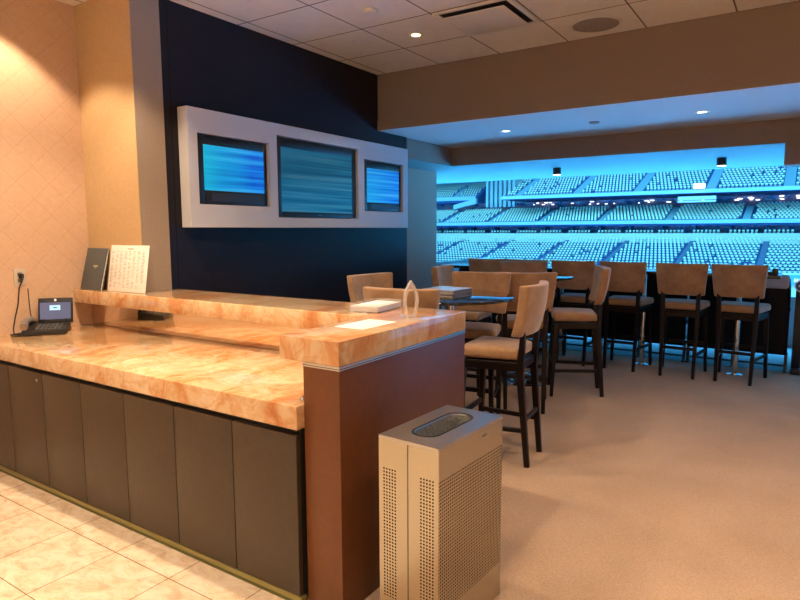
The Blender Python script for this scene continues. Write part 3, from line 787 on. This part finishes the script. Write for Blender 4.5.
aM = ext([64.8,54.1,43.2,31.6,20.0,8.1], YA, YB, 11.2)
aU = ext([47.66,36.06,25.1,13.5,2.4], YA, 47, 11.4)
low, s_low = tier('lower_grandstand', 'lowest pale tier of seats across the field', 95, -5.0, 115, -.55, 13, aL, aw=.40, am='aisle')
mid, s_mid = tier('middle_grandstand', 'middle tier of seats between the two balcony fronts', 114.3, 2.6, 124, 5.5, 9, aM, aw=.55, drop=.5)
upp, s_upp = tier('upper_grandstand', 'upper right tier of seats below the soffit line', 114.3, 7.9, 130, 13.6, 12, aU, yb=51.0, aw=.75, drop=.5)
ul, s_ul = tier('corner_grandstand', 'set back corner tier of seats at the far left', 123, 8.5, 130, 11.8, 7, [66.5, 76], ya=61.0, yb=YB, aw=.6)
# fascias
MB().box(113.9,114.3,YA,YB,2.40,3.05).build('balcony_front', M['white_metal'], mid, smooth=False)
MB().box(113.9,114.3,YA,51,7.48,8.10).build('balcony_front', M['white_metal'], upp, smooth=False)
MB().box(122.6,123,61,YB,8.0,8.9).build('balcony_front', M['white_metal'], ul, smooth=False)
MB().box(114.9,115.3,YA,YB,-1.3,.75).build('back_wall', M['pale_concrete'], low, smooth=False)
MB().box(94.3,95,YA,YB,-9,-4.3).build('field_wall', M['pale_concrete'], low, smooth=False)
# concourse fronts (suites) behind each tier
struct('wall_suites', MB().box(119, 119.4, YA, YB, .55, 2.08), M['concourse_back'], 'dark interior wall of the suites behind the lowest tier', smooth=False)
struct('trim_6', MB().box(115.3, 119, YA, YB, -.6, .55), M['stadium_dark'], 'dark floor of the far suites', 'floor', smooth=False)
y = YA
d0 = tag(MB().box(116.5,119,y-.12,y+.12,.55,2.08).build('suite_divider', M['aisle'], smooth=False), 'thin blue divider between the far suites', 'divider', 'dividers between the far suites')
bz = d0.location.copy()
while y < 66:
    y += 5.4
    if y < -2: continue
    c_ = d0.copy(); COL.objects.link(c_); c_.location = (bz.x, y, bz.z)
d0.location = (bz.x, -1.0, bz.z)
struct('wall_concourse', MB().box(127, 127.4, YA, YB, 5.4, 7.39), M['concourse_back'], 'dim concourse wall behind the middle tier', smooth=False)
struct('trim_7', MB().box(124.01, 127, YA, YB, 5.0, 5.4), M['stadium_dark'], 'dark floor of the far concourse', 'floor', smooth=False)
l0 = None
for k in range(40):
    y = rnd.uniform(-2, 58); c_ = l0.copy() if l0 else MB().box(-.05,.05,-.28,.28,0,.16).build('concourse_lamp', M['stadium_lamp'], smooth=False)
    if l0: COL.objects.link(c_)
    l0 = c_; c_.scale = (1, rnd.uniform(.4,1.5), 1); c_.location = (126.6, y, rnd.uniform(6.5, 7.1))
    tag(c_, 'tiny bright lamp in the concourse behind the middle tier', 'lamp', 'lamps in the concourse behind the middle tier')
tag(MB().box(113.2,113.6,14.2,15.9,8.2,9.0).build('score_lamp', M['stadium_lamp']), 'bright white light box on the upper balcony front', 'light')
tag(MB().box(112.8,113.3,12.4,18.2,6.3,6.9).box(112.8,113.3,12.4,18.2,5.9,6.2).build('camera_platform', M['pale_concrete']), 'pale camera platform hanging below the bright light box', 'platform')
# white vertical fins between the corner tier and the upper tier
g_ = 'tall white fins left of the upper tier'
f0 = MB().box(123.5,124.3,-.28,.28,0,6.2).build('facade_fin', M['white_metal'], smooth=False)
tag(f0, 'tall white vertical fin left of the upper tier', 'fin', g_); f0.location = (124,52.4,6.4)
for k in range(6):
    c_ = f0.copy(); COL.objects.link(c_); c_.location = (124,53.4+k*1.05,6.4)
rp = MB()
rp.add([(121.7,60.4,7.2),(121.7,60.4,8.3),(121.7,66,6.0),(121.7,66,7.0),(122.4,60.4,7.2),(122.4,60.4,8.3),(122.4,66,6.0),(122.4,66,7.0)], [(0,1,3,2),(4,6,7,5),(0,4,5,1),(2,3,7,6),(0,2,6,4),(1,5,7,3)])
tag(rp.build('stair_ramp', M['white_metal'], smooth=False), 'sloping white stair side below the corner tier', 'ramp')
tag(MB().box(131,132,YA,YB,6,22).box(112,131,51.5,60.5,14.2,14.6).box(122,131,60.5,YB,12.6,13.0).build('stadium_roof_wall', M['pale_concrete'], smooth=False), 'pale wall at the top of the far grandstands', 'wall', kind='structure')
tag(MB().box(10,94.2,YA-30,YB+30,-9.3,-9).build('playing_field', M['field_pale'], smooth=False), 'playing field below the balcony', 'field', kind='structure')
# ribbon board
rb = thing('led_board', 'blue lit ribbon board with white lettering low on the field wall', 'display board', (94.1,-.8,-5.9))
MB().box(94.0,94.25,-6,1.45,-5.9,-4.55).build('panel', M['led_blue'], rb, smooth=False)
MB().box(93.93,93.99,.55,.72,-5.4,-5.0).box(93.93,93.99,.30,.45,-5.4,-5.0).box(93.93,93.99,-.1,.12,-5.4,-5.0).build('lettering', M['led_white'], rb, smooth=False)
# seats: nearest 300 as objects, others as stuff
alls = s_low + s_mid + s_upp + s_ul
def vis(s):
    q = s[1]/s[0]; return .0 < q < .60
alls_v = sorted([s for s in s_low if vis(s) and s[2] > -4.6], key=lambda s: s[0]*1.0+s[1]*.66)
near = alls_v[:300]; ns = set(near)
sm = MB()
for bx_ in seat_boxes(0,0,0): sm.box(*bx_)
me0 = None
for k, s in enumerate(near):
    if k == 0:
        o0 = sm.build('stadium_seat', M['seat_pale'], smooth=False); ofs = Vector(o0.location); o = o0
    else:
        o = o0.copy(); COL.objects.link(o)
    o.location = Vector(s) + ofs
    tag(o, 'pale folding stadium seat in the nearest rows of the lowest tier', 'stadium seat', 'pale seats in the nearest rows of the lowest tier')
rest = MB()
y = YA
while y < YB:
    if (y % 5.4) > 1.0: alls.append((115.6, y, .45))
    y += .62
for s in alls:
    if s in ns: continue
    for bx_ in seat_boxes(*s): rest.box(*bx_)
tag(rest.build('stadium_seats', M['seat_pale'], smooth=False, recalc=False), 'pale seats filling the far grandstands in long rows', 'stadium seats', kind='stuff')

# ------------------------------------------------------------------ lights
def spot(x, y, z, power, size=95, blend=.25, col=(1,.68,.36), r=.04, name='downlight'):
    l = bpy.data.lights.new(name, 'SPOT'); l.energy = power; l.spot_size = math.radians(size); l.spot_blend = blend
    l.color = col; l.shadow_soft_size = r
    o = bpy.data.objects.new(name, l); COL.objects.link(o); o.location = (x,y,z)
    return o
WARM = (1,.74,.47)
spot(1.885, 4.02, ZC-.01, 95, 96, .3, WARM)
for y in (3.1, 2.1): spot(1.90, y, ZC-.01, 150, 112, .4, WARM)
for x, y, p_ in ((.45,3.4,110),(.45,2.2,100),(.5,1.0,90),(.45,-.6,40),(-1.1,2.8,110),(-1.1,.5,90)):
    spot(x, y, ZC-.01, p_, 110, .5, WARM)
for x, y, p_ in ((4.34,2.704,45),(3.0,-.3,150),(4.4,-.3,45),(4.4,1.0,25),(3.0,2.2,50),(4.3,-2.0,60),(2.6,-2.0,130)):
    spot(x, y, ZC-.012, p_, 115, .7, (1,.72,.47))
for x, y, p_ in ((-1.8,3.2,200),(-1.8,1.4,200),(-1.8,-.6,200),(-1.8,-2.4,200),(.6,-3.0,170),(2.4,-3.0,130)):  # added unseen lamps washing the walls so the bounce brightens the ceiling
    spot(x, y, ZC-.012, p_, 130, .6, (1,.76,.52))
for y in (2.628, .805): spot(5.98, y, 2.50, 5, 110, .5, (1,.72,.45))

w = bpy.data.worlds.new('World'); SC.world = w; w.use_nodes = True
bg = w.node_tree.nodes['Background']
bg.inputs['Color'].default_value = (.035,.44,1.0,1); bg.inputs['Strength'].default_value = 2.0
# stadium floodlights over the lower bowl
fl = bpy.data.lights.new('stadium_flood', 'AREA'); fl.shape = 'RECTANGLE'; fl.size = 30; fl.size_y = 120; fl.energy = 66000; fl.color = (.30,.95,.95)
fo_ = bpy.data.objects.new('stadium_flood', fl); COL.objects.link(fo_); fo_.location = (72,30,26); fo_.rotation_euler = (0, math.radians(-58), 0)
f2 = bpy.data.lights.new('field_flood', 'AREA'); f2.shape = 'RECTANGLE'; f2.size = 55; f2.size_y = 100; f2.energy = 500000; f2.color = (.055,.42,1.0); f2.spread = math.radians(70)
fo2 = bpy.data.objects.new('field_flood', f2); COL.objects.link(fo2); fo2.location = (45,15,36)
# daylight portal at the opening (sampling aid for the world light)
pl = bpy.data.lights.new('window_portal', 'AREA'); pl.shape = 'RECTANGLE'; pl.size = 2.2; pl.size_y = 7.6; pl.cycles.is_portal = True
po = bpy.data.objects.new('window_portal', pl); COL.objects.link(po); po.location = (7.0, .5, 1.15); po.rotation_euler = (0, PI/2, 0)

# ------------------------------------------------------------------ camera
cam = bpy.data.cameras.new('camera'); cam.sensor_width = 36; cam.sensor_fit = 'HORIZONTAL'
cam.lens = 608.457/800*36; cam.clip_start = .05; cam.clip_end = 600
co = bpy.data.objects.new('camera', cam); COL.objects.link(co)
pit, yaw, rol = .114456583, .584069035, -.00411992780
cy_, sy_, cp, sp_ = math.cos(yaw), math.sin(yaw), math.cos(pit), math.sin(pit)
fw = Vector((cy_*cp, sy_*cp, -sp_)); rt = Vector((sy_, -cy_, 0)); up = rt.cross(fw)
c_, s_ = math.cos(rol), math.sin(rol)
rt2 = rt*c_ + up*s_; up2 = -rt*s_ + up*c_
mm = Matrix((rt2, up2, -fw)).transposed().to_4x4(); mm.translation = (0,0,1.5)
co.matrix_world = mm
SC.camera = co
SC.view_settings.view_transform = 'Standard'; SC.view_settings.look = 'None'
SC.view_settings.exposure = 0.07; SC.view_settings.gamma = 1.0; SC.view_settings.use_curve_mapping = False
